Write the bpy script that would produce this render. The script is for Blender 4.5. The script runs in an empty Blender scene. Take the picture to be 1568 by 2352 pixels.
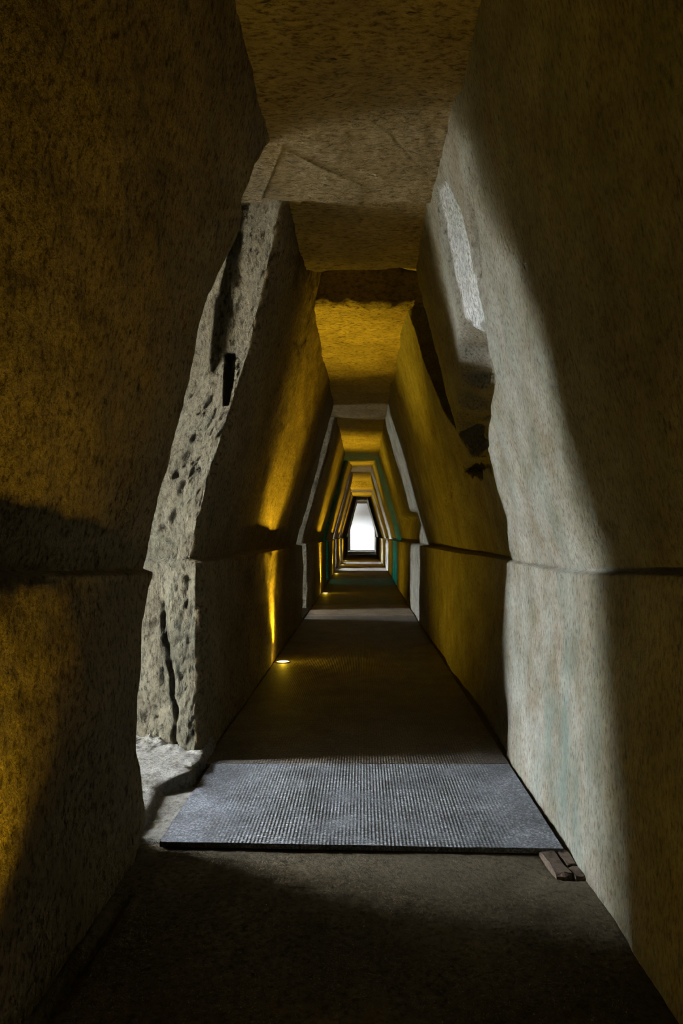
import bpy, math, random
import numpy as np
from mathutils import Vector

random.seed(7)
sc = bpy.context.scene
COL = sc.collection
R = math.radians

# ------------------------------------------------------------------ camera
EYE = 1.52
cam_d = bpy.data.cameras.new('camera')
cam = bpy.data.objects.new('camera', cam_d)
COL.objects.link(cam)
cam.location = (0, 0, EYE)
cam.rotation_euler = (R(90), 0, 0)
cam_d.sensor_fit = 'VERTICAL'
cam_d.sensor_height = 36
cam_d.lens = 24
cam_d.shift_x = -48 / 2352
cam_d.shift_y = 52 / 2352
cam_d.clip_start = 0.02
cam_d.clip_end = 400
sc.camera = cam

# ------------------------------------------------------------------ sky
SKY = 275.0
w = bpy.data.worlds.new('sky'); sc.world = w; w.use_nodes = True
nt = w.node_tree; nt.nodes.clear()
out = nt.nodes.new('ShaderNodeOutputWorld'); bg = nt.nodes.new('ShaderNodeBackground')
tc = nt.nodes.new('ShaderNodeTexCoord'); sx = nt.nodes.new('ShaderNodeSeparateXYZ')
mr = nt.nodes.new('ShaderNodeMapRange')                 # overcast sky: zenith brighter than horizon
mr.inputs['From Min'].default_value = 0; mr.inputs['From Max'].default_value = 1
mr.inputs['To Min'].default_value = SKY * 0.6; mr.inputs['To Max'].default_value = SKY
nt.links.new(tc.outputs['Generated'], sx.inputs[0]); nt.links.new(sx.outputs['Z'], mr.inputs['Value'])
nt.links.new(mr.outputs[0], bg.inputs['Strength'])
bg.inputs['Color'].default_value = (0.90, 0.96, 1.0, 1)
nt.links.new(bg.outputs[0], out.inputs[0])

# high afternoon sun on the terrace outside; too steep to reach the corridor itself
sun_d = bpy.data.lights.new('sun', 'SUN'); sun_d.energy = 1500; sun_d.angle = R(1.0); sun_d.color = (1, .92, .78)
sun = bpy.data.objects.new('sun', sun_d); COL.objects.link(sun)
sun.rotation_euler = Vector((-math.cos(R(60)), .12, math.sin(R(60)))).to_track_quat('Z', 'Y').to_euler()

# ------------------------------------------------------------------ openings in the left wall (y0, y1)
OPEN = [(3.45, 4.62), (12.1, 13.5), (20.0, 22.0), (26.8, 28.7), (33.4, 35.4), (50.6, 52.4)]
END = 55.0
MOUTH = [(4.12, 4.74), (12.58, 12.88), (20.7, 21.4), (27.2, 28.5), (33.8, 35.1), (51.3, 51.8)]   # unseen outer mouths, widths shaped for the daylight they let in
DEPTH = 4.3                                             # thickness of the piers between the openings

def portal(loc, rot, sx_, sy_):                         # a portal only guides the sampling of the sky; it emits nothing
    l = bpy.data.lights.new('sky_portal', 'AREA'); l.shape = 'RECTANGLE'; l.size = sx_; l.size_y = sy_
    l.cycles.is_portal = True
    o = bpy.data.objects.new('sky_portal', l); COL.objects.link(o)
    o.location = loc; o.rotation_euler = rot
for a, b in MOUTH:
    portal((-5.75, (a + b) / 2, 1.9), (0, R(-90), 0), 4.0, b - a + 0.3)
portal((-2.62, 58.2, 2.3), (0, R(-90), 0), 1.6, 1.0)

sc.view_settings.view_transform = 'Standard'
sc.view_settings.look = 'None'
sc.view_settings.exposure = 0.0
sc.view_settings.gamma = 1.0
sc.view_settings.use_curve_mapping = False
sc.cycles.max_bounces = 8
sc.cycles.diffuse_bounces = 5
sc.cycles.sample_clamp_indirect = 4.0
sc.cycles.use_denoising = True
sc.cycles.caustics_reflective = False
sc.cycles.caustics_refractive = False

# ------------------------------------------------------------------ numpy gradient noise
_rng = np.random.RandomState(11)
_P = np.concatenate([_rng.permutation(256)] * 3)
_G = _rng.normal(size=(256, 3)); _G /= np.linalg.norm(_G, axis=1)[:, None]
def perlin(p):
    p = np.asarray(p, float); i = np.floor(p).astype(int); f = p - i; i &= 255
    u = f * f * f * (f * (f * 6 - 15) + 10)
    r = 0
    for dx in (0, 1):
        for dy in (0, 1):
            for dz in (0, 1):
                h = _P[_P[_P[(i[..., 0] + dx) & 255] + ((i[..., 1] + dy) & 255)] + ((i[..., 2] + dz) & 255)]
                g = _G[h]
                d = (g[..., 0] * (f[..., 0] - dx) + g[..., 1] * (f[..., 1] - dy) + g[..., 2] * (f[..., 2] - dz))
                wgt = (u[..., 0] if dx else 1 - u[..., 0]) * (u[..., 1] if dy else 1 - u[..., 1]) * (u[..., 2] if dz else 1 - u[..., 2])
                r = r + d * wgt
    return r * 1.6
def fbm(p, s, octs=3, off=0.0, ridged=False):
    t = 0; a = 1.0
    s = np.asarray(s, float)
    for k in range(octs):
        n = perlin(p * s * (2.03 ** k) + off + 17.3 * k)
        t = t + a * ((1 - 2 * np.abs(n)) if ridged else n); a *= 0.5
    return t
def sstep(a, b, x):
    t = np.clip((x - a) / (b - a), 0, 1); return t * t * (3 - 2 * t)
def poly_mask(px, py, poly, soft):                      # 1 inside the polygon, fading over `soft` inwards from its edge
    d = np.full(px.shape, 1e9); ins = np.zeros(px.shape, bool)
    n = len(poly)
    for k in range(n):
        ax, ay = poly[k]; bx, by = poly[(k + 1) % n]
        ex, ey = bx - ax, by - ay
        t = np.clip(((px - ax) * ex + (py - ay) * ey) / (ex * ex + ey * ey), 0, 1)
        d = np.minimum(d, np.hypot(px - ax - t * ex, py - ay - t * ey))
        with np.errstate(divide='ignore', invalid='ignore'):
            c = ((ay > py) != (by > py)) & (px < (bx - ax) * (py - ay) / (by - ay if by != ay else 1e-9) + ax)
        ins ^= c
    return np.where(ins, sstep(0, soft, d), 0.0)

# ------------------------------------------------------------------ the corridor's form
LEDGE = 1.34
def floor_h(y): return 0.11 * sstep(14, 27, np.asarray(y, float))
CY = [-9, 4.64, 4.68, 17, 19.5, 22, 26, 29.5, 31.0, 31.35, 31.45, 39.0, 39.3, 39.5, 60]
CH = [3.77, 3.77, 3.83, 3.83, 3.85, 3.92, 4.17, 4.17, 4.02, 4.0, 3.70, 3.70, 3.72, 4.08, 4.08]
def ceil_h(y): return np.interp(y, CY, CH)
def step_l(y): return np.interp(y, [-4, 2, 3.3, 3.5, 4.6, 7, 12, 60], [.10, .10, .055, .05, .07, .10, .11, .11])
def wall_l(h, y):
    low = -1.06 + 0 * h
    up = -1.06 - step_l(y) + (-0.52 + 1.06 + step_l(y)) * (h - LEDGE) / (3.77 - LEDGE)
    return np.where(h < LEDGE - .012, low, np.where(h > LEDGE + .012, up, low - step_l(y) * sstep(LEDGE - .012, LEDGE + .012, h)))
def step_r(y): return np.interp(y, [-4, 3, 4.6, 7, 12, 60], [.045, .045, .04, .08, .16, .16])
def wall_r(h, y):
    low = 0.985 + 0 * h
    up = 0.985 + step_r(y) + (0.47 - .985 - step_r(y)) * (h - LEDGE) / (3.77 - LEDGE)
    return np.where(h < LEDGE - .012, low, np.where(h > LEDGE + .012, up, low + step_r(y) * sstep(LEDGE - .012, LEDGE + .012, h)))

def lift(h, y):                                         # the ledge climbs a little towards the viewer
    return h + .07 * (1 - sstep(1.7, 3.5, y)) * np.interp(h, [0, LEDGE, 3.4], [0, 1, 0])
def rows_h(fine):
    a = np.linspace(-.15, 1.30, int(1.45 / fine)); b = np.array([1.312, 1.322, 1.328, 1.334, 1.34, 1.346, 1.352, 1.36, 1.375])
    c = np.linspace(1.39, 4.45, int(3.05 / fine)); return np.concatenate([a, b, c])
def spacing(y):
    return 0.035 if y < 1.5 else 0.02 if y < 7.2 else 0.05 if y < 16 else 0.14 if y < 30 else 0.3
def ys_between(a, b):
    r = [a]
    while r[-1] + spacing(r[-1]) < b: r.append(r[-1] + spacing(r[-1]))
    r.append(b); return r

# ------------------------------------------------------------------ object helpers
def grid_obj(name, V, mat, closed_u=False, flip=False, parent=None):
    """V: array (rows, cols, 3) -> one mesh of quads"""
    n, m = V.shape[:2]
    idx = np.arange(n * m).reshape(n, m)
    if closed_u: idx = np.concatenate([idx, idx[:, :1]], axis=1)
    q = np.stack([idx[:-1, :-1], idx[:-1, 1:], idx[1:, 1:], idx[1:, :-1]], -1).reshape(-1, 4)
    if flip: q = q[:, ::-1]
    me = bpy.data.meshes.new(name)
    me.vertices.add(n * m); me.vertices.foreach_set('co', V.reshape(-1, 3).astype(np.float32).ravel())
    me.loops.add(q.size); me.loops.foreach_set('vertex_index', q.astype(np.int32).ravel())
    me.polygons.add(len(q)); me.polygons.foreach_set('loop_start', np.arange(0, q.size, 4, dtype=np.int32))
    me.polygons.foreach_set('loop_total', np.full(len(q), 4, np.int32))
    me.polygons.foreach_set('use_smooth', np.ones(len(q), bool))
    me.update(calc_edges=True); me.validate()
    me.materials.append(mat)
    o = bpy.data.objects.new(name, me); COL.objects.link(o)
    if parent: o.parent = parent
    return o
def mesh_obj(name, verts, faces, mat, parent=None, smooth=False):
    me = bpy.data.meshes.new(name); me.from_pydata([tuple(v) for v in verts], [], faces); me.update()
    if smooth:
        for p in me.polygons: p.use_smooth = True
    me.materials.append(mat)
    o = bpy.data.objects.new(name, me); COL.objects.link(o)
    if parent: o.parent = parent
    return o
def tag(o, label=None, cat=None, group=None, kind=None):
    if label: o['label'] = label
    if cat: o['category'] = cat
    if group: o['group'] = group
    if kind: o['kind'] = kind
    return o
def empty(name, loc=(0, 0, 0)):
    o = bpy.data.objects.new(name, None); o.empty_display_size = .1; o.location = loc; COL.objects.link(o); return o

# ------------------------------------------------------------------ materials
def new_mat(name):
    m = bpy.data.materials.new(name); m.use_nodes = True
    t = m.node_tree; b = t.nodes['Principled BSDF']
    return m, t, b
def N(t, kind, **kw):
    n = t.nodes.new(kind)
    for k, v in kw.items():
        if k in n.inputs: n.inputs[k].default_value = v
        else: setattr(n, k, v)
    return n
def ramp(t, src, stops):
    r = t.nodes.new('ShaderNodeValToRGB'); e = r.color_ramp.elements
    while len(e) < len(stops): e.new(.5)
    for k, (p, c) in enumerate(stops):
        e[k].position = p; e[k].color = c if len(c) == 4 else (*c, 1)
    t.links.new(src, r.inputs[0]); return r
def mixc(t, fac, a, b, mode='MIX'):
    n = t.nodes.new('ShaderNodeMix'); n.data_type = 'RGBA'; n.blend_type = mode
    for s, v in ((0, fac), (6, a), (7, b)):
        if hasattr(v, 'links') or hasattr(v, 'is_linked'): t.links.new(v, n.inputs[s])
        else: n.inputs[s].default_value = v if s == 0 else (*v, 1)
    return n.outputs[2]
def stretched(t, sc_):
    tcn = t.nodes.new('ShaderNodeTexCoord'); mp = t.nodes.new('ShaderNodeMapping')
    mp.inputs['Scale'].default_value = sc_
    t.links.new(tcn.outputs['Object'], mp.inputs[0]); return mp.outputs[0]

ALB = 0.62
def rock(name, base, dark, pits=0.5, bump=0.5, streak=(1, 1, 1), green=0.0, scale=1.0, pale_band=False, dist=.045, low=(.45, .40, .33)):
    m, t, b = new_mat(name)
    base = tuple(c * ALB for c in base); dark = tuple(c * ALB for c in dark)
    L = t.links
    iso = stretched(t, (1, 1, 1)); st = stretched(t, streak)
    n1 = N(t, 'ShaderNodeTexNoise', Scale=2.2 * scale, Detail=6.0, Roughness=.6); L.new(iso, n1.inputs['Vector'])
    n2 = N(t, 'ShaderNodeTexNoise', Scale=38.0 * scale, Detail=6.0, Roughness=.7); L.new(st, n2.inputs['Vector'])
    n3 = N(t, 'ShaderNodeTexNoise', Scale=120.0 * scale, Detail=3.0, Roughness=.7); L.new(st, n3.inputs['Vector'])
    c1 = ramp(t, n1.outputs[0], [(.3, dark), (.66, base)])
    c2 = ramp(t, n2.outputs[0], [(.34, low), (.5, (.95, .95, .95)), (.7, (1.25, 1.23, 1.2))])
    col = mixc(t, 1.0, c1.outputs[0], c2.outputs[0], 'MULTIPLY')
    # small pits: specks darker than the tuff, also sunk in the relief
    n4 = N(t, 'ShaderNodeTexNoise', Scale=22.0 * scale, Detail=8.0, Roughness=.75); L.new(st, n4.inputs['Vector'])
    pit = ramp(t, n4.outputs[0], [(.33, (1, 1, 1)), (.42, (0, 0, 0))])
    pm = N(t, 'ShaderNodeMath', operation='MULTIPLY'); pm.inputs[1].default_value = pits
    L.new(pit.outputs[0], pm.inputs[0])
    col = mixc(t, pm.outputs[0], col, (.05, .04, .03))
    if pale_band:                                              # paler band on the right wall
        fa = N(t, 'ShaderNodeAttribute', attribute_name='pale_break')
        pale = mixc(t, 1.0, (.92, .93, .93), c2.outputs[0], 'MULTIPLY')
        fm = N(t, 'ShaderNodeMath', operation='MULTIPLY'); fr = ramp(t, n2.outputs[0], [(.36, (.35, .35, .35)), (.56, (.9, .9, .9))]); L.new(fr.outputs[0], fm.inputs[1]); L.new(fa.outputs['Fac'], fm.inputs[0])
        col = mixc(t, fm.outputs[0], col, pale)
    if green > 0:
        g = N(t, 'ShaderNodeTexNoise', Scale=2.6, Detail=5.0, Roughness=.6)
        gs = stretched(t, (1.8, 1.8, .6)); L.new(gs, g.inputs['Vector'])
        gr = ramp(t, g.outputs[0], [(.41, (0, 0, 0)), (.68, (1, 1, 1))])
        # algae thickest low on the wall where water seeps by the first opening
        mp = t.nodes.new('ShaderNodeMapping'); mp.vector_type = 'POINT'
        tcn = t.nodes.new('ShaderNodeTexCoord'); L.new(tcn.outputs['Object'], mp.inputs[0])
        mp.inputs['Location'].default_value = (0, -3.45 / .42, -.62 / .55); mp.inputs['Scale'].default_value = (0, 1 / .42, 1 / .55)
        ln = N(t, 'ShaderNodeVectorMath', operation='LENGTH'); L.new(mp.outputs[0], ln.inputs[0])
        mrg = N(t, 'ShaderNodeMapRange'); mrg.inputs['From Min'].default_value = 0; mrg.inputs['From Max'].default_value = 2.0
        mrg.inputs['To Min'].default_value = green; mrg.inputs['To Max'].default_value = green * .3
        L.new(ln.outputs['Value'], mrg.inputs['Value'])
        gm = N(t, 'ShaderNodeMath', operation='MULTIPLY'); L.new(mrg.outputs[0], gm.inputs[1])
        L.new(gr.outputs[0], gm.inputs[0])
        col = mixc(t, gm.outputs[0], col, (.15, .235, .205))
    L.new(col, b.inputs['Base Color'])
    b.inputs['Roughness'].default_value = .95
    b.inputs['Specular IOR Level'].default_value = .15
    # relief
    ad = N(t, 'ShaderNodeMath', operation='MULTIPLY_ADD'); ad.inputs[1].default_value = .5
    L.new(n3.outputs[0], ad.inputs[0]); L.new(n2.outputs[0], ad.inputs[2])
    sb = N(t, 'ShaderNodeMath', operation='MULTIPLY_ADD'); sb.inputs[1].default_value = -1.2 * pits
    L.new(pit.outputs[0], sb.inputs[0]); L.new(ad.outputs[0], sb.inputs[2])
    bp = N(t, 'ShaderNodeBump', Strength=bump, Distance=dist); L.new(sb.outputs[0], bp.inputs['Height'])
    L.new(bp.outputs[0], b.inputs['Normal'])
    return m
M_WALL_L = rock('tuff_pitted', (.56, .44, .25), (.34, .26, .14), pits=.9, bump=.9, streak=(1, 1, .7), low=(.30, .25, .17))
M_WALL_R = rock('tuff_smoothed', (.70, .66, .56), (.40, .33, .22), pits=.8, bump=.85, streak=(1.2, 1.2, .5), scale=1.5, green=.85, pale_band=True)
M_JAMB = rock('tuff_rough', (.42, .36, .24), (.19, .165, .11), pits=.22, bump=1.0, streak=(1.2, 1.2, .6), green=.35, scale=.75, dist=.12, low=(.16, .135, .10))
M_CEIL = rock('tuff_ceiling', (.90, .74, .47), (.54, .44, .28), pits=.6, bump=1.0, streak=(.5, 1.4, 1), low=(.28, .24, .17))
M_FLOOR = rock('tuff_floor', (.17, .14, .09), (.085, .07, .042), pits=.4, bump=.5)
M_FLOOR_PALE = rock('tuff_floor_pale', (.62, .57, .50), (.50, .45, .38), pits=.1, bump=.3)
M_SILL = rock('tuff_sill', (.60, .58, .52), (.42, .40, .36), pits=.2, bump=.8)

def mat_rubber(name='daylit_rubber', tint=(.94, 1.0, 1.10)):
    m, t, b = new_mat(name); L = t.links
    v = stretched(t, (1, 1, 1))
    s = N(t, 'ShaderNodeSeparateXYZ'); L.new(v, s.inputs[0])
    def wave(sock, per):
        a = N(t, 'ShaderNodeMath', operation='MULTIPLY'); a.inputs[1].default_value = 2 * math.pi / per; L.new(sock, a.inputs[0])
        c = N(t, 'ShaderNodeMath', operation='SINE'); L.new(a.outputs[0], c.inputs[0]); return c.outputs[0]
    wx = wave(s.outputs['X'], .0185); wy = wave(s.outputs['Y'], .022)
    su = N(t, 'ShaderNodeMath', operation='ADD'); L.new(wx, su.inputs[0]); L.new(wy, su.inputs[1])
    n1 = N(t, 'ShaderNodeTexNoise', Scale=3.0, Detail=6.0, Roughness=.65); L.new(v, n1.inputs['Vector'])
    n2 = N(t, 'ShaderNodeTexNoise', Scale=90.0, Detail=3.0, Roughness=.7); L.new(v, n2.inputs['Vector'])
    dust = ramp(t, n1.outputs[0], [(.35, tuple(c * .10 for c in tint)), (.62, tuple(c * .21 for c in tint))])
    spk = ramp(t, n2.outputs[0], [(.40, (.4, .4, .4)), (.56, (1.05, 1.05, 1.05)), (.70, (2.3, 2.3, 2.3))])
    col = mixc(t, 1.0, dust.outputs[0], spk.outputs[0], 'MULTIPLY')
    rb = N(t, 'ShaderNodeMapRange'); rb.inputs['From Min'].default_value = -1.6; rb.inputs['From Max'].default_value = 1.2
    rb.inputs['To Min'].default_value = .80; rb.inputs['To Max'].default_value = 1.1
    ab = N(t, 'ShaderNodeMath', operation='ABSOLUTE'); L.new(s.outputs['X'], ab.inputs[0])
    ed = N(t, 'ShaderNodeMapRange'); ed.inputs['From Min'].default_value = .88; ed.inputs['From Max'].default_value = .5; L.new(ab.outputs[0], ed.inputs['Value'])
    wn = N(t, 'ShaderNodeTexNoise', Scale=5.0, Detail=4.0); L.new(v, wn.inputs['Vector'])
    wr_ = N(t, 'ShaderNodeMapRange'); wr_.inputs['From Min'].default_value = .32; wr_.inputs['From Max'].default_value = .62; wr_.inputs['To Min'].default_value = .15; L.new(wn.outputs[0], wr_.inputs['Value'])
    em = N(t, 'ShaderNodeMath', operation='MULTIPLY'); L.new(ed.outputs[0], em.inputs[0]); L.new(wr_.outputs[0], em.inputs[1])
    sm = N(t, 'ShaderNodeMath', operation='MULTIPLY'); L.new(su.outputs[0], sm.inputs[0]); L.new(em.outputs[0], sm.inputs[1]); su = sm
    L.new(su.outputs[0], rb.inputs['Value'])          # worn dust on the tops of the nubs
    col = mixc(t, 1.0, col, rb.outputs[0], 'MULTIPLY')
    L.new(col, b.inputs['Base Color'])
    b.inputs['Roughness'].default_value = .62; b.inputs['Specular IOR Level'].default_value = .35
    bp = N(t, 'ShaderNodeBump', Strength=.6, Distance=.003); L.new(su.outputs[0], bp.inputs['Height'])
    b2 = N(t, 'ShaderNodeBump', Strength=.35, Distance=.01); L.new(n2.outputs[0], b2.inputs['Height']); L.new(bp.outputs[0], b2.inputs['Normal'])
    L.new(b2.outputs[0], b.inputs['Normal'])
    return m
M_MAT_DAYLIT = mat_rubber()  # daylit copy of the mat, brightness put into its colour
M_MAT_WARM_LIT = mat_rubber('warm_lit_rubber', (1.25, .95, .62))  # warm light at the second opening put into the mat colour
M_MAT_SHADED = mat_rubber('shaded_rubber', (.55, .47, .38))  # shaded copy of the same mat, shade put into its colour
M_BRICK = rock('old_brick', (.20, .15, .11), (.12, .09, .07), pits=.4, bump=.5)
M_STEEL, _t, _b = new_mat('brushed_steel')
_b.inputs['Base Color'].default_value = (.35, .34, .32, 1); _b.inputs['Metallic'].default_value = 1; _b.inputs['Roughness'].default_value = .45
_n = N(_t, 'ShaderNodeTexNoise', Scale=120.0); _r = ramp(_t, _n.outputs[0], [(.3, (.38, .38, .38)), (.7, (.55, .55, .55))]); _t.links.new(_r.outputs[0], _b.inputs['Roughness'])
M_LENS = bpy.data.materials.new('lit_lens'); M_LENS.use_nodes = True
_t = M_LENS.node_tree; _t.nodes.clear()
_o = _t.nodes.new('ShaderNodeOutputMaterial'); _e = _t.nodes.new('ShaderNodeEmission')
_e.inputs['Color'].default_value = (1, .82, .5, 1); _e.inputs['Strength'].default_value = 2.6
_t.links.new(_e.outputs[0], _o.inputs[0])
M_TEAL = bpy.data.materials.new('teal_sheet'); M_TEAL.use_nodes = True
_t = M_TEAL.node_tree; _t.nodes.clear()
_o = _t.nodes.new('ShaderNodeOutputMaterial'); _e = _t.nodes.new('ShaderNodeBsdfTransparent')
_e.inputs['Color'].default_value = (.03, .56, .48, 1); _t.links.new(_e.outputs[0], _o.inputs[0])
M_PALE, _t, _b = new_mat('pale_plaster')
_n = N(_t, 'ShaderNodeTexNoise', Scale=3.0, Detail=4.0); _r = ramp(_t, _n.outputs[0], [(.3, (.58, .58, .575)), (.7, (.64, .64, .635))])
_t.links.new(_r.outputs[0], _b.inputs['Base Color']); _b.inputs['Roughness'].default_value = .9
M_EARTH = rock('terrace_earth', (.98, .92, .80), (.86, .80, .68), pits=.2, bump=.3)

# ------------------------------------------------------------------ left wall: rock piers between the openings
wall_left = empty('wall_left')
tag(wall_left, 'left tuff wall of leaning piers with a carved ledge and tall openings', 'wall', kind='structure')
E1_H = [-.2, 0, .14, .51, .75, 1.09, 1.33, 1.35, 1.71, 2.2, 2.64, 2.8, 3.0, 3.19, 3.25, 3.28, 3.52, 3.68, 3.80, 4.6]
E1_Y = [3.15, 3.20, 3.38, 3.22, 3.24, 3.35, 3.46, 3.46, 3.43, 3.49, 3.46, 3.54, 3.64, 3.73, 3.74, 3.62, 3.70, 3.85, 3.95, 3.95]
S2_H = [-.2, 1.33, 1.36, 1.89, 2.39, 2.85, 3.5, 3.8, 4.6]
S2_Y = [4.50, 4.54, 4.62, 4.58, 4.72, 4.83, 4.76, 4.70, 4.70]

def pier(a, b, fine, n_jamb, rough=1.0, ska=0.0, skb=0.0, flare=.62, y_start=None, y_end=None, slit=False, solid_near=True):
    """one rock pier: its near jamb, face and far jamb as a single closed band"""
    H = rows_h(fine)
    r = .05
    cols = []                                             # (off, y, nx, ny, jamb weight)
    J = DEPTH * (np.linspace(0, 1, n_jamb) ** 1.9)[::-1]
    for d in J[:-1]: cols.append((r + d, a, 0, -1, 1.0))
    for th in np.linspace(0, math.pi / 2, 6): cols.append((r * (1 - math.sin(th)), a + r * (1 - math.cos(th)), math.sin(th), -math.cos(th), math.cos(th)))
    for y in ys_between(a + r, b - r)[1:-1]: cols.append((0, y, 1, 0, 0.0))
    for th in np.linspace(math.pi / 2, 0, 6): cols.append((r * (1 - math.sin(th)), b - r * (1 - math.cos(th)), math.sin(th), math.cos(th), math.cos(th)))
    for d in J[::-1][1:]: cols.append((r + d, b, 0, 1, 1.0))
    C = np.array(cols)
    h = np.repeat(H[:, None], len(C), 1)
    y = np.repeat(C[None, :, 1], len(H), 0); off = np.repeat(C[None, :, 0], len(H), 0)
    nx = np.repeat(C[None, :, 2], len(H), 0); ny = np.repeat(C[None, :, 3], len(H), 0); jw = np.repeat(C[None, :, 4], len(H), 0)
    ya = np.full_like(h, a) if y_start is None else np.interp(h, *y_start)
    yb = np.full_like(h, b) if y_end is None else np.interp(h, *y_end)
    # move only the ends, over 0.5 m
    wa = 1 - sstep(0, .6, y - a); wb = 1 - sstep(0, .6, b - y)
    y = y + (ya - a) * wa + (yb - b) * wb
    x = wall_l(h, y) - off
    y = y + np.where(C[None, :, 3] < 0, ska, skb) * np.clip(off - r, 0, 9) / DEPTH
    # far side of each opening hollowed behind its edge to catch more daylight
    y = y + np.where(C[None, :, 3] < 0, 1, 0) * flare * np.interp(off - r, [0, 1.5, 2.4, DEPTH], [0, 1, 1, 0])
    p = np.stack([x, y, h], -1)
    # the tool-dressed face, and the rougher broken jambs
    f = fbm(p, (1.2, 1.2, 1.2), 3) * .022 + fbm(p, (9, 9, 7), 3, 5.1) * .006
    j = fbm(p, (3.2, 3.2, 2.2), 3, 2.7) * .028 + fbm(p, (16, 16, 11), 4, 9.3) * .010
    led = 1 - sstep(.0, .05, np.abs(h - LEDGE))            # keep the ledge line crisp
    d = f * (1 - jw) * (1 - .6 * led) + j * jw * rough
    if slit:                                               # a smooth rib stands proud of the broken stone beside it
        xs = np.interp(h, [2.0, 2.2, 2.79, 3.2, 3.5], [-1.22, -1.15, -1.03, -.985, -.9]) + fbm(p, (0, 0, 3), 2, 6.6) * .02
        d = d + .07 * sstep(0, .05, xs - x) * sstep(2.55, 3.0, h) * (1 - sstep(1.7, 2.4, -x)) * np.clip(-ny, 0, 1)
        d = d + fbm(p, (30, 30, 20), 2, 12.1) * .008 * np.clip(-ny, 0, 1)
    if slit:                                               # slot cut into the jamb, and a crack below
        nj = (C[:, 3] == -1)[None, :] & np.ones_like(h, bool)
        s = poly_mask(x, h, [(-.985, 2.83), (-.90, 2.83), (-.90, 2.60), (-.92, 2.42), (-.97, 2.42), (-.975, 2.6)], .02)
        d = d - np.where(nj, s * .10, 0)
        cx = np.interp(h, [.05, .5, .9, 1.1], [-1.24, -1.28, -1.34, -1.37]) + fbm(p, (0, 0, 7), 2, 3.3) * .02
        c = np.exp(-((x - cx) / .016) ** 2) * sstep(.0, .1, h) * (1 - sstep(.95, 1.15, h))
        d = d - np.where(nj, c * .045, 0)
        d = d - np.where(nj, sstep(-.02, .02, cx - x) * (1 - sstep(.95, 1.15, h)) * .02, 0)
    x = x + nx * d; y = y + ny * d
    if not slit and a < 0: x = x - .055 * np.exp(-((y - 2.9) / .022) ** 2 - ((h - 2.165) / .04) ** 2)     # small socket hole
    V = np.stack([x, y, lift(h, y)], -1)
    return grid_obj('rock_pier', V, M_WALL_L, closed_u=True, parent=wall_left), C, V

def split_jambs(o, C, V, fine, near=True, far=True):
    """give the broken jambs of a pier their own mesh and material"""
    nj = int(np.sum((C[:, 3] == -1)))
    fj = int(np.sum((C[:, 3] == 1)))
    n = len(C)
    bpy.data.objects.remove(o, do_unlink=True)
    lo = nj - 1; hi = n - fj
    ri = int(np.argmin(np.abs(rows_h(fine) - LEDGE)))
    face = grid_obj('rock_pier', V[ri:, lo:hi + 1], M_WALL_L, parent=wall_left)
    grid_obj('plinth', V[:ri + 1, lo:hi + 1], M_WALL_L, parent=face)       # the upright foot of the wall, up to the ledge
    if near: tag(grid_obj('rock_jamb', V[:, :lo + 1], M_JAMB, parent=face), 'rough broken side of the pier')
    if far: tag(grid_obj('rock_jamb', V[:, hi:], M_JAMB, parent=face), 'rough broken side of the pier')
    back = np.stack([V[:, -1], V[:, 0]], 1)
    grid_obj('outer_face', back, M_JAMB, parent=face)
    return face

BACK = -6.0
SK = [(m[0] - o[0], m[1] - o[1]) for m, o in zip(MOUTH, OPEN)]
o, C, V = pier(BACK, OPEN[0][0], .022, 30, 1.0, 0, SK[0][0], y_end=(E1_H, E1_Y)); split_jambs(o, C, V, .022)
o, C, V = pier(OPEN[0][1], OPEN[1][0], .018, 100, 1.0, SK[0][1], SK[1][0], y_start=(S2_H, S2_Y), slit=True); split_jambs(o, C, V, .018)
for k in range(1, len(OPEN)):
    last = k == len(OPEN) - 1
    o, C, V = pier(OPEN[k][1], END + 1.1 if last else OPEN[k + 1][0], .05, 24, 1.0, SK[k][1], 0 if last else SK[k + 1][0], .2 if k > 1 else .5); split_jambs(o, C, V, .05)

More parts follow.
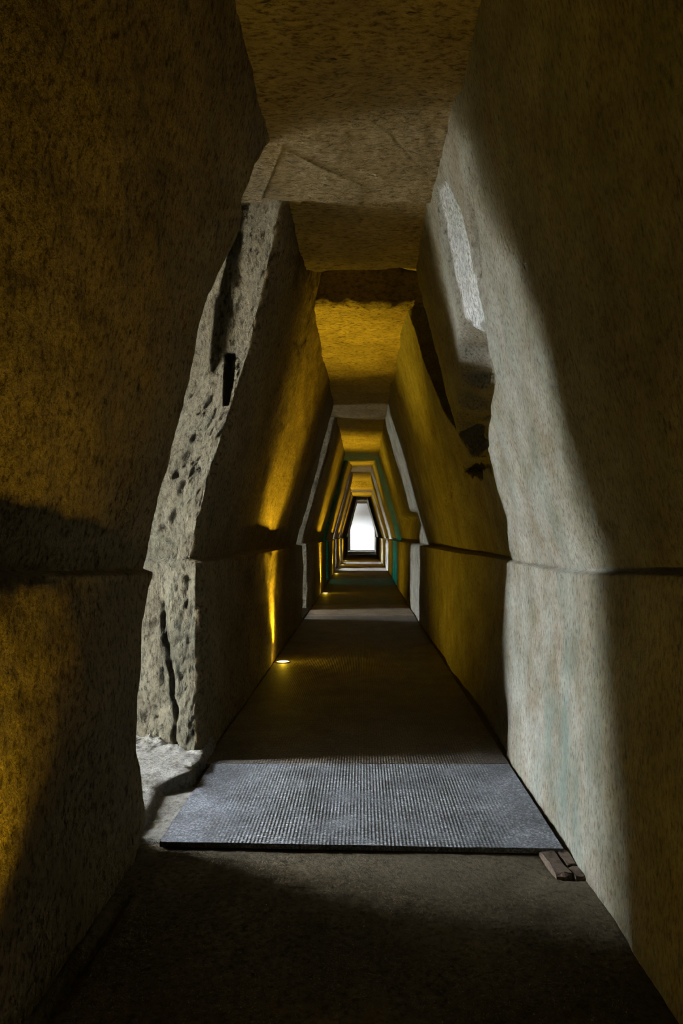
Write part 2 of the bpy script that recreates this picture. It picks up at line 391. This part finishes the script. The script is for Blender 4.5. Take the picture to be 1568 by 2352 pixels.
# ------------------------------------------------------------------ right wall
wall_right = empty('wall_right')
tag(wall_right, 'right tuff wall leaning inward above a ledge, pale and streaked near the first opening', 'wall', kind='structure')
NICHE = [(3.95, 1.18), (4.20, 1.30), (4.48, 1.46), (4.60, 1.44), (5.80, .89), (5.72, .64), (5.2, .60), (4.75, .55), (4.3, .72), (3.97, .92)]
SLOT = [(5.92, 2.7), (5.95, 2.14), (5.80, .89), (6.17, 1.11), (6.98, 2.2), (7.0, 2.7)]
def right_strip(name, ya, yb, fine):
    H = rows_h(fine); Y = np.array(ys_between(ya, yb))
    h = np.repeat(H[:, None], len(Y), 1); y = np.repeat(Y[None], len(H), 0)
    x = wall_r(h, y); p = np.stack([x, y, h], -1); Yh = h - EYE
    led = 1 - sstep(.0, .05, np.abs(h - LEDGE))
    wob = fbm(p, (0, 5, 5), 3, 4.2) * .05                    # ragged broken edges
    wob2 = fbm(p, (0, 5, 5), 3, 8.2) * .05
    d = fbm(p, (1.1, 1.1, .8), 3, 1.4) * .022 * (1 - .5 * led) + fbm(p, (10, 10, 5), 3, 6.1) * .004
    # the wall behind the first bay is cut back a little
    edge = 4.66 + fbm(p, (0, 0, 2.5), 3, 2.2) * .07 + .10 * np.exp(-((h - .75) / .35) ** 2) - .06 * np.exp(-((Yh - .2) / .3) ** 2)
    d = d + (.03 + .05 * sstep(.1, .8, h)) * sstep(0, .05, y - edge) * (1 - sstep(5.6, 7.6, y)) * (1 - sstep(.55, .9, Yh))
    nm = poly_mask(y + wob, Yh + wob2, NICHE, .10)
    nd = .22 + fbm(p, (6, 6, 5), 3, 3.0) * .05 + fbm(p, (18, 18, 12), 2, 1.0) * .02
    d = d + nm * nd
    d = d + .075 * poly_mask(y + wob * .3, Yh, [(4.38, 2.22), (4.54, 2.24), (4.57, 1.40), (4.42, 1.36)], .035)      # groove behind the pale break
    pale_band = poly_mask(y + wob * .4, Yh + wob2 * .4, [(3.90, 1.22), (3.92, 1.85), (4.12, 2.16), (4.38, 2.22), (4.41, 1.40), (4.20, 1.24)], .025)
    d = d + pale_band * (.012 + fbm(p, (16, 16, 9), 3, 5.9) * .010)
    # a deeper lens-shaped scoop in the lit part, and little broken holes under the niche
    d = d + .10 * poly_mask(y, Yh, [(3.62, 1.62), (3.72, 1.86), (3.90, 1.72), (3.93, 1.45), (3.80, 1.42)], .06)
    d = d + .12 * poly_mask(y + wob, Yh + wob2, [(5.0, .62), (5.4, .70), (6.1, .66), (6.3, .55), (5.7, .50), (5.5, .42), (5.35, .52), (5.05, .45)], .03)
    d = d + .07 * poly_mask(y + wob, Yh + wob2, [(6.9, .50), (7.2, .58), (7.35, .42), (7.15, .33)], .03)
    d = d + .05 * poly_mask(y + wob, Yh + wob2, [(7.5, .46), (7.9, .40), (7.8, .30), (7.4, .36)], .03)
    d = d + .06 * poly_mask(y, Yh, [(3.98, .98), (3.98, .88), (4.06, .88), (4.06, .98)], .02)
    d = d + .30 * poly_mask(y + wob * .6, Yh + wob2 * .4, SLOT, .05)
    # broken ledge of the second bay
    d = d + (.04 + .20 * sstep(-.15, .45, Yh)) * poly_mask(y + wob * .5, Yh + wob2 * .5, [(11.95, -.24), (11.95, .50), (19.0, .43), (19.0, -.24)], .05) * (1 - sstep(16, 18.5, y))
    V = np.stack([x + d, y, lift(h, y)], -1)
    ri = int(np.argmin(np.abs(H - LEDGE)))
    for nm_, sl in ((name, slice(ri, None)), ('plinth', slice(0, ri + 1))):
        o = grid_obj(nm_, V[sl], M_WALL_R, flip=True, parent=wall_right)
        at = o.data.attributes.new('pale_break', 'FLOAT', 'POINT'); at.data.foreach_set('value', pale_band[sl].astype(np.float32).ravel())
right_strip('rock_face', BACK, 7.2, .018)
right_strip('rock_face', 7.12, 16.1, .03)
right_strip('rock_face', 15.9, END + 1.1, .06)

# ------------------------------------------------------------------ ceiling
ceiling = empty('ceiling'); tag(ceiling, 'flat tuff ceiling with tool marks and a deep cross slot', 'ceiling', kind='structure')
def ceil_strip(ya, yb, dx, dy):
    X = np.concatenate([np.arange(-5.8, -2.0, .15), np.arange(-2.0, 1.75, dx)])
    Y = np.array(sorted(set(np.round(np.concatenate([np.arange(ya, yb, dy), [yb], [v for v in CY if ya < v < yb]]), 4))))
    x = np.repeat(X[:, None], len(Y), 1); y = np.repeat(Y[None], len(X), 0)
    z = ceil_h(y); p = np.stack([x, y, z], -1)
    wob = fbm(p, (3, 3, 3), 2, 3.7) * .025
    d = fbm(p, (1.0, 1.0, 1), 3, 7.7) * .03 + fbm(p, (3, 11, 3), 3, 2.9) * .008 + fbm(p, (20, 26, 5), 4, 4.9) * .007
    d = d - .05 * (1 - sstep(3.28, 3.50, y + .10 * np.sin(x * 4.5) - .25 * np.abs(x)))     # the near bay hangs a little lower
    d = d + .42 * sstep(5.98, 6.06, y + wob) * (1 - sstep(6.90, 6.98, y + wob)) * sstep(-.62, -.45, x)
    # cut lines on the ceiling over the first opening
    for (ax, ay, bx, by, dep) in [(-.46, 3.95, -.68, 4.6, -.03), (-.50, 3.95, .02, 4.42, -.025), (-.62, 3.1, -.25, 3.3, -.02), (.10, 3.75, .42, 4.3, .02), (-.1, 2.95, .2, 2.55, -.02), (.30, 3.42, .46, 3.42, .05)]:
        ex, ey = bx - ax, by - ay
        tt = np.clip(((x - ax) * ex + (y - ay) * ey) / (ex * ex + ey * ey), 0, 1)
        dist = np.hypot(x - ax - tt * ex, y - ay - tt * ey)
        d = d + dep * np.exp(-(dist / .0065) ** 2) * .4
    V = np.stack([x, y, z + d], -1)
    return grid_obj('rock_slab', V, M_CEIL, parent=ceiling)
ceil_strip(BACK, 2.2, .06, .05)
ceil_strip(2.14, 5.0, .011, .011)
ceil_strip(4.93, 7.6, .022, .02)
ceil_strip(7.45, 17.0, .05, .05)
ceil_strip(16.7, END + 1.2, .12, .12)

# ------------------------------------------------------------------ floor
floor = empty('floor'); tag(floor, 'worn brown tuff floor running under the mats', 'floor', kind='structure')
def floor_strip(ya, yb, dx, dy, mat):
    X = np.concatenate([np.arange(-5.6, -2.0, .15), np.arange(-2.0, 1.75, dx)]); Y = np.append(np.arange(ya, yb, dy), yb)
    x = np.repeat(X[:, None], len(Y), 1); y = np.repeat(Y[None], len(X), 0)
    z = floor_h(y); p = np.stack([x, y, z], -1)
    d = fbm(p, (1.3, 1.3, 1), 3, 1.7) * .006 + fbm(p, (9, 9, 1), 3, 2.3) * .003 - .006
    # bed of the broken bricks by the right wall
    d = d - .03 * poly_mask(x, y, [(.86, 3.0), (1.0, 3.0), (1.0, 3.30), (.84, 3.30)], .02)
    # worn gutter at the foot of the left wall
    d = d - .035 * np.exp(-((x + 1.0) / .02) ** 2) * (1 - sstep(2.7, 3.0, y))
    return grid_obj('stone_bed', np.stack([x, y, z + d], -1), mat, flip=True, parent=floor)
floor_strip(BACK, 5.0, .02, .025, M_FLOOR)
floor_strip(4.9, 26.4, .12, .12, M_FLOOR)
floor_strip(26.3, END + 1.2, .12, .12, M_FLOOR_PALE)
def rough_block(name, cx, cy, cz, sx_, sy_, sz_, rz, mat, parent, seed):
    rg = np.random.RandomState(seed); vs = []; n = 3
    base = [(-1, -1), (0, -1.05), (1, -1), (1.04, 0), (1, 1), (0, 1.03), (-1, 1), (-1.05, 0)]
    for lv, sc_ in ((-1, 1), (.75, 1), (1, .88)):
        for bx, by in base:
            jx, jy, jz = rg.normal(size=3) * .07
            X, Y = (bx * sc_ + jx) * sx_ / 2, (by * sc_ + jy) * sy_ / 2
            vs.append((cx + X * math.cos(rz) - Y * math.sin(rz), cy + X * math.sin(rz) + Y * math.cos(rz), cz + (lv + jz) * sz_ / 2))
    f = [tuple(range(7, -1, -1)), tuple(range(16, 24))]
    for l in (0, 8):
        for k in range(8): f.append((l + k, l + (k + 1) % 8, l + 8 + (k + 1) % 8, l + 8 + k))
    return mesh_obj(name, vs, f, mat, parent)
rough_block('brick', .885, 3.14, -.008, .075, .24, .05, .08, M_BRICK, floor, 3)
rough_block('brick', .955, 3.20, -.012, .05, .16, .05, .05, M_BRICK, floor, 4)
rough_block('brick', .960, 3.06, -.014, .05, .10, .05, .12, M_BRICK, floor, 5)

# raised rock sill of the first opening
Ye = np.linspace(3.1, 4.80, 110)
ex = np.interp(Ye, [3.1, 3.5, 3.7, 3.93, 3.99, 4.05, 4.4, 4.8], [-1.09, -1.11, -1.125, -1.17, -1.12, -1.035, -1.02, -1.02])
prof = [(0, -.06), (0, .0), (-.004, .05), (-.012, .075), (-.03, .088)] + [(-u, .093 + .01 * u) for u in 4.3 * np.linspace(.11, 1, 70) ** 2]
Vs = np.zeros((len(prof), len(Ye), 3))
for i, (dx, hz) in enumerate(prof):
    Vs[i, :, 0] = ex + dx; Vs[i, :, 1] = Ye; Vs[i, :, 2] = hz
Vs[2:, :, 2] -= .035 * (1 - sstep(3.93, 4.02, Ye))[None]
nn = fbm(Vs, (9, 9, 9), 3, 5.5); Vs[..., 0] += nn * .02 * (np.arange(len(prof)) < 8)[:, None]
Vs[2:, :, 2] += fbm(Vs, (5, 7, 1), 3, 1.1)[2:] * .014 + fbm(Vs, (22, 22, 1), 2, 1.1)[2:] * .006
Vs[2:, :, 2] += .05 * (sstep(4.45, 4.62, Vs[2:, :, 1]) * (0.5 + fbm(Vs, (14, 14, 1), 2, 9.)[2:]))
sill = grid_obj('rock_sill', Vs, M_SILL, flip=True, parent=wall_left); tag(sill, 'pale broken sill of the first opening')
xs_, ys_ = np.meshgrid(np.linspace(-1.4, -.975, 30), np.linspace(3.36, 4.08, 40), indexing='ij')  # daylight patch on the floor, put in as a thin paler slab
st = np.stack([xs_, ys_, np.full_like(xs_, .012)], -1); st[..., 2] += fbm(st, (8, 8, 1), 3, 3.1) * .006
st[-1, :, 2] = -.03; st[:, 0, 2] = -.03; st[:, 0, 1] += fbm(st[:, 0], (9, 9, 1), 2) * .02
tag(grid_obj('daylit_patch', st, M_SILL, flip=True, parent=floor), 'pale slab standing for the daylit floor between sill and mat')
for k, (a, b) in enumerate(OPEN[1:]):
    Ye = np.linspace(a - .1, b + .1, 20); mo = MOUTH[k + 1]; X = np.linspace(-1.09, -5.3, 12)
    Vs = np.zeros((14, 20, 3))
    for i in range(14):
        Vs[i, :, 0] = X[max(i - 2, 0)]; Vs[i, :, 1] = Ye + ((mo[0] + mo[1]) / 2 - (a + b) / 2) * max(i - 2, 0) / 11; Vs[i, :, 2] = float(floor_h(a)) + (-.05, .04, .06)[min(i, 2)]
    Vs += fbm(Vs, (4, 4, 4), 2, 2.0)[..., None] * .02
    grid_obj('rock_sill', Vs, M_SILL, flip=True, parent=wall_left)

# raised threshold at the far exit
V8 = [(x, y, z) for z in (.08, .26) for x, y in ((-1.15, 50.5), (1.05, 50.5), (1.05, END + 1.2), (-1.15, END + 1.2))]
thr = mesh_obj('threshold', V8, [(3, 2, 1, 0), (4, 5, 6, 7), (0, 1, 5, 4), (1, 2, 6, 5), (2, 3, 7, 6), (3, 0, 4, 7)], M_SILL, floor)

# unseen wall added behind the camera to keep the near end dark
Xb = np.linspace(-5.6, 1.7, 60); Hb = np.linspace(-.2, 4.4, 60)
xb, hb = np.meshgrid(Xb, Hb); pb = np.stack([xb, np.full_like(xb, BACK + .25), hb], -1)
pb[..., 1] += fbm(pb, (1.5, 1.5, 1.5), 3) * .05
wb_ = grid_obj('back_light_stop', pb, M_WALL_L); tag(wb_, 'added wall shutting out light behind the viewer', 'wall', kind='structure')

# the hill's rock over and behind the corridor
def rock_mass(x0, x1, y0, y1, z0, z1, parent):
    v = [(x, y, z) for z in (z0, z1) for x, y in ((x0, y0), (x1, y0), (x1, y1), (x0, y1))]
    mesh_obj('rock_mass', v, [(3, 2, 1, 0), (4, 5, 6, 7), (0, 1, 5, 4), (1, 2, 6, 5), (2, 3, 7, 6), (3, 0, 4, 7)], M_EARTH, parent)
rock_mass(-5.4, 2.2, BACK, END + .9, 4.46, 5.6, ceiling)
rock_mass(1.72, 2.2, BACK, END + .9, -.2, 4.46, wall_right)

# terrace outside the openings
Xt = np.linspace(-40, -5.2, 40); Yt = np.linspace(-20, 75, 60); xt, yt = np.meshgrid(Xt, Yt, indexing='ij')
pt = np.stack([xt, yt, np.full_like(xt, -.03)], -1); pt[..., 2] += fbm(pt, (.2, .2, 1), 3) * .15 * sstep(-3, -8, xt)
terr = grid_obj('terrace_ground', pt, M_EARTH, flip=True); tag(terr, 'open earth terrace outside the left openings', 'ground', kind='structure')

# pale chamber at the far end, lit by one opening high in its left wall
def quad_slab(name, pts, thick, mat, parent):
    p = [Vector(q) for q in pts]; n = (p[1] - p[0]).cross(p[3] - p[0]).normalized() * thick
    v = p + [q + n for q in p]
    return mesh_obj(name, v, [(3, 2, 1, 0), (4, 5, 6, 7), (0, 1, 5, 4), (1, 2, 6, 5), (2, 3, 7, 6), (3, 0, 4, 7)], mat, parent)
y0, y1, zt = END + 1.0, END + 4.8, 4.6
ch = empty('wall_end'); tag(ch, 'pale bright chamber seen through the far exit', 'wall', kind='structure')
quad_slab('chamber_back', [(-2.6, y1, -.1), (2.6, y1, -.1), (2.6, y1, zt), (-2.6, y1, zt)], -.2, M_PALE, ch)
quad_slab('chamber_floor', [(-2.6, y0, .2), (2.6, y0, .2), (2.6, y1, .2), (-2.6, y1, .2)], -.2, M_PALE, ch)
quad_slab('chamber_roof', [(-2.6, y0, zt), (2.6, y0, zt), (2.6, y1, zt), (-2.6, y1, zt)], .2, M_PALE, ch)
quad_slab('chamber_side', [(2.6, y0, -.1), (2.6, y1, -.1), (2.6, y1, zt), (2.6, y0, zt)], .2, M_PALE, ch)
for a, b, c, d in ((y0, y1, -.1, 1.5), (y0, y1, 3.1, zt), (y0, 57.7, 1.5, 3.1), (58.7, y1, 1.5, 3.1)):
    quad_slab('chamber_wall', [(-2.6, a, c), (-2.6, b, c), (-2.6, b, d), (-2.6, a, d)], -.2, M_PALE, ch)
for a, b in ((-5.7, -1.0), (1.0, 2.8)):                  # front wall either side of the corridor
    quad_slab('chamber_front', [(a, y0, -.1), (b, y0, -.1), (b, y0, zt), (a, y0, zt)], .1, M_PALE, ch)
quad_slab('chamber_lintel', [(-2.6, y0, 4.1), (2.6, y0, 4.1), (2.6, y0, zt), (-2.6, y0, zt)], .1, M_PALE, ch)

# unseen teal sheet added to tint the daylight of the third opening
a, b = MOUTH[2]
V8 = [(x, y, z) for z in (.0, 4.2) for x, y in ((-5.30, a - .3), (-5.29, a - .3), (-5.29, b + .3), (-5.30, b + .3))]
ts = mesh_obj('teal_filter', V8, [(4, 5, 6, 7), (0, 1, 5, 4), (1, 2, 6, 5), (2, 3, 7, 6), (3, 0, 4, 7), (3, 2, 1, 0)], M_TEAL)
# unseen blocks added to keep daylight off the upper walls further in
for (a, b), zl in ((MOUTH[2], 1.8), (MOUTH[3], 2.3), (MOUTH[4], 2.3)):
    V8 = [(x, y, z) for z in (zl, 4.44) for x, y in ((-5.28, a - .35), (-4.7, a - .35), (-4.7, b + .35), (-5.28, b + .35))]
    mesh_obj('upper_light_block', V8, [(4, 5, 6, 7), (0, 1, 5, 4), (1, 2, 6, 5), (2, 3, 7, 6), (3, 0, 4, 7), (3, 2, 1, 0)], M_JAMB, wall_left)
# and low blocks added at their mouths against light bounced off the terrace
for (a, b) in MOUTH[2:5]:
    V8 = [(x, y, z) for z in (-.1, .62) for x, y in ((-5.28, a - .35), (-4.9, a - .35), (-4.9, b + .35), (-5.28, b + .35))]
    mesh_obj('lower_light_block', V8, [(4, 5, 6, 7), (0, 1, 5, 4), (1, 2, 6, 5), (2, 3, 7, 6), (3, 0, 4, 7), (3, 2, 1, 0)], M_JAMB, wall_left)
tag(ts, 'unseen teal sheet added to tint daylight in the third opening', 'light filter', kind='structure')

# ------------------------------------------------------------------ ribbed mats along the corridor
def floor_mat(ya, yb, label, front=(0, 0), seed=0, wl=-1.03, wr=.955, mat=None):
    Y = np.append(np.arange(ya, yb, .12 if ya < 16 else .5), yb); X = np.linspace(wl, wr, 40)
    th = .026
    rows = []
    prof = [(X[0], 0)] + [(x, th) for x in X] + [(X[-1], 0)]
    V = np.zeros((len(prof), len(Y), 3))
    for i, (x, z) in enumerate(prof):
        t = (x - wl) / (wr - wl)
        f0 = front[0] * (1 - t) + front[1] * t
        V[i, :, 0] = x; V[i, :, 1] = Y + f0 * (1 - sstep(0, 1.0, Y - ya)); V[i, :, 2] = floor_h(Y) + z
    rag = fbm(V, (0, 6, 0), 3, 3 + seed) * .008
    V[:2, :, 0] += rag[:2]
    V[1:-1, :, 2] += fbm(V, (2, 2, 0), 2, seed)[1:-1] * .0025
    # ends folded down to the floor
    e0 = V[:, :1].copy(); e0[1:-1, :, 2] = floor_h(ya); e1 = V[:, -1:].copy(); e1[1:-1, :, 2] = floor_h(yb)
    e0[:, :, 1] += .004
    V = np.concatenate([e0, V, e1], 1)
    o = grid_obj('floor_mat', V, mat or M_MAT_SHADED, flip=True)
    for p in o.data.polygons: p.use_smooth = False
    return tag(o, label, 'mat', 'ribbed mats along the corridor')
floor_mat(3.30, 4.45, 'grey ribbed mat lit by daylight at the first opening, its front edge free', (.02, -.055), 1, mat=M_MAT_DAYLIT, wl=-.985)  # far seam set where the daylight ends, so the tone changes there
floor_mat(4.455, 9.40, 'dark ribbed mat around the nearest glowing floor light', seed=2)
floor_mat(9.405, 12.55, 'unlit dark ribbed mat just before the second opening', seed=3)
floor_mat(12.555, 14.6, 'brown lit ribbed mat strip across the second opening', seed=4, mat=M_MAT_WARM_LIT)
floor_mat(14.605, 26.3, 'long dark ribbed mat beyond the second opening, crossed by the teal light', seed=5)

# ------------------------------------------------------------------ recessed uplights
LAMP = (1.0, .63, .025)
def disc(r, z, n=28): return [(r * math.cos(2 * math.pi * k / n), r * math.sin(2 * math.pi * k / n), z) for k in range(n)]
def make_light(energy=900, glow=2.0, spread=66, flood=125, tilt=4):
    root = empty('floor_light')
    n = 28
    v = disc(.088, 0) + disc(.088, .006) + disc(.078, .009) + disc(.072, .006)
    f = [(l + k, l + (k + 1) % n, l + n + (k + 1) % n, l + n + k) for l in (0, n, 2 * n) for k in range(n)]
    mesh_obj('rim', v, f, M_STEEL, root, True)
    v = disc(.0725, .005) + disc(.04, .009) + [(0, 0, .010)]
    f = [(k, (k + 1) % n, n + (k + 1) % n, n + k) for k in range(n)] + [(n + k, n + (k + 1) % n, 2 * n) for k in range(n)]
    tag(mesh_obj('lens', v, f, M_LENS, root, True), 'glowing round lens')
    l = bpy.data.lights.new('uplight_beam', 'SPOT'); l.color = LAMP; l.energy = energy; l.spot_size = R(spread); l.spot_blend = 1.0
    l.shadow_soft_size = .05
    lo = bpy.data.objects.new('uplight_beam', l); COL.objects.link(lo); lo.parent = root
    lo.location = (0, 0, .035); lo.rotation_euler = (R(180), R(tilt), 0)
    # the lens also throws a weaker wide flood, and a little stray light over the mat around it
    l = bpy.data.lights.new('uplight_flood', 'SPOT'); l.color = LAMP; l.energy = flood; l.spot_size = R(140); l.spot_blend = .8
    l.shadow_soft_size = .05
    lo = bpy.data.objects.new('uplight_flood', l); COL.objects.link(lo); lo.parent = root
    lo.location = (0, 0, .03); lo.rotation_euler = (R(180), R(38), 0)
    g = bpy.data.lights.new('lens_glow', 'POINT'); g.color = LAMP; g.energy = glow; g.shadow_soft_size = .03
    go = bpy.data.objects.new('lens_glow', g); COL.objects.link(go); go.parent = root; go.location = (0, 0, .06)
    return root
def copy_light(root):
    r = root.copy(); COL.objects.link(r)
    for ch in root.children:
        c = ch.copy(); COL.objects.link(c); c.parent = r
    return r
lights = [(-.93, 8.0, 'round floor light glowing nearest, beside the left wall'),
          (-.93, 17.2, 'second round floor light, just beyond the brown lit mat'),
          (-.93, 24.5, 'third round floor light, just beyond the teal strip'),
          (-.93, 31.8, 'fourth round floor light, small on pale stone beyond the white floor strip'),
          (-.90, 36.8, 'farthest round floor light, tiny before the exit'),
          (-.90, 1.72, 'round floor light out of view near the viewer, by the pitted wall')]
proto = make_light()
for k, (x, y, lab) in enumerate(lights):
    r = proto if k == 0 else make_light(82, .02, 88, 36, -3) if k == 5 else copy_light(proto)
    r.location = (x, y, float(floor_h(y)) + (.027 if 3 < y < 26.3 else .002))
    tag(r, lab, 'light', 'recessed floor lights on the left')
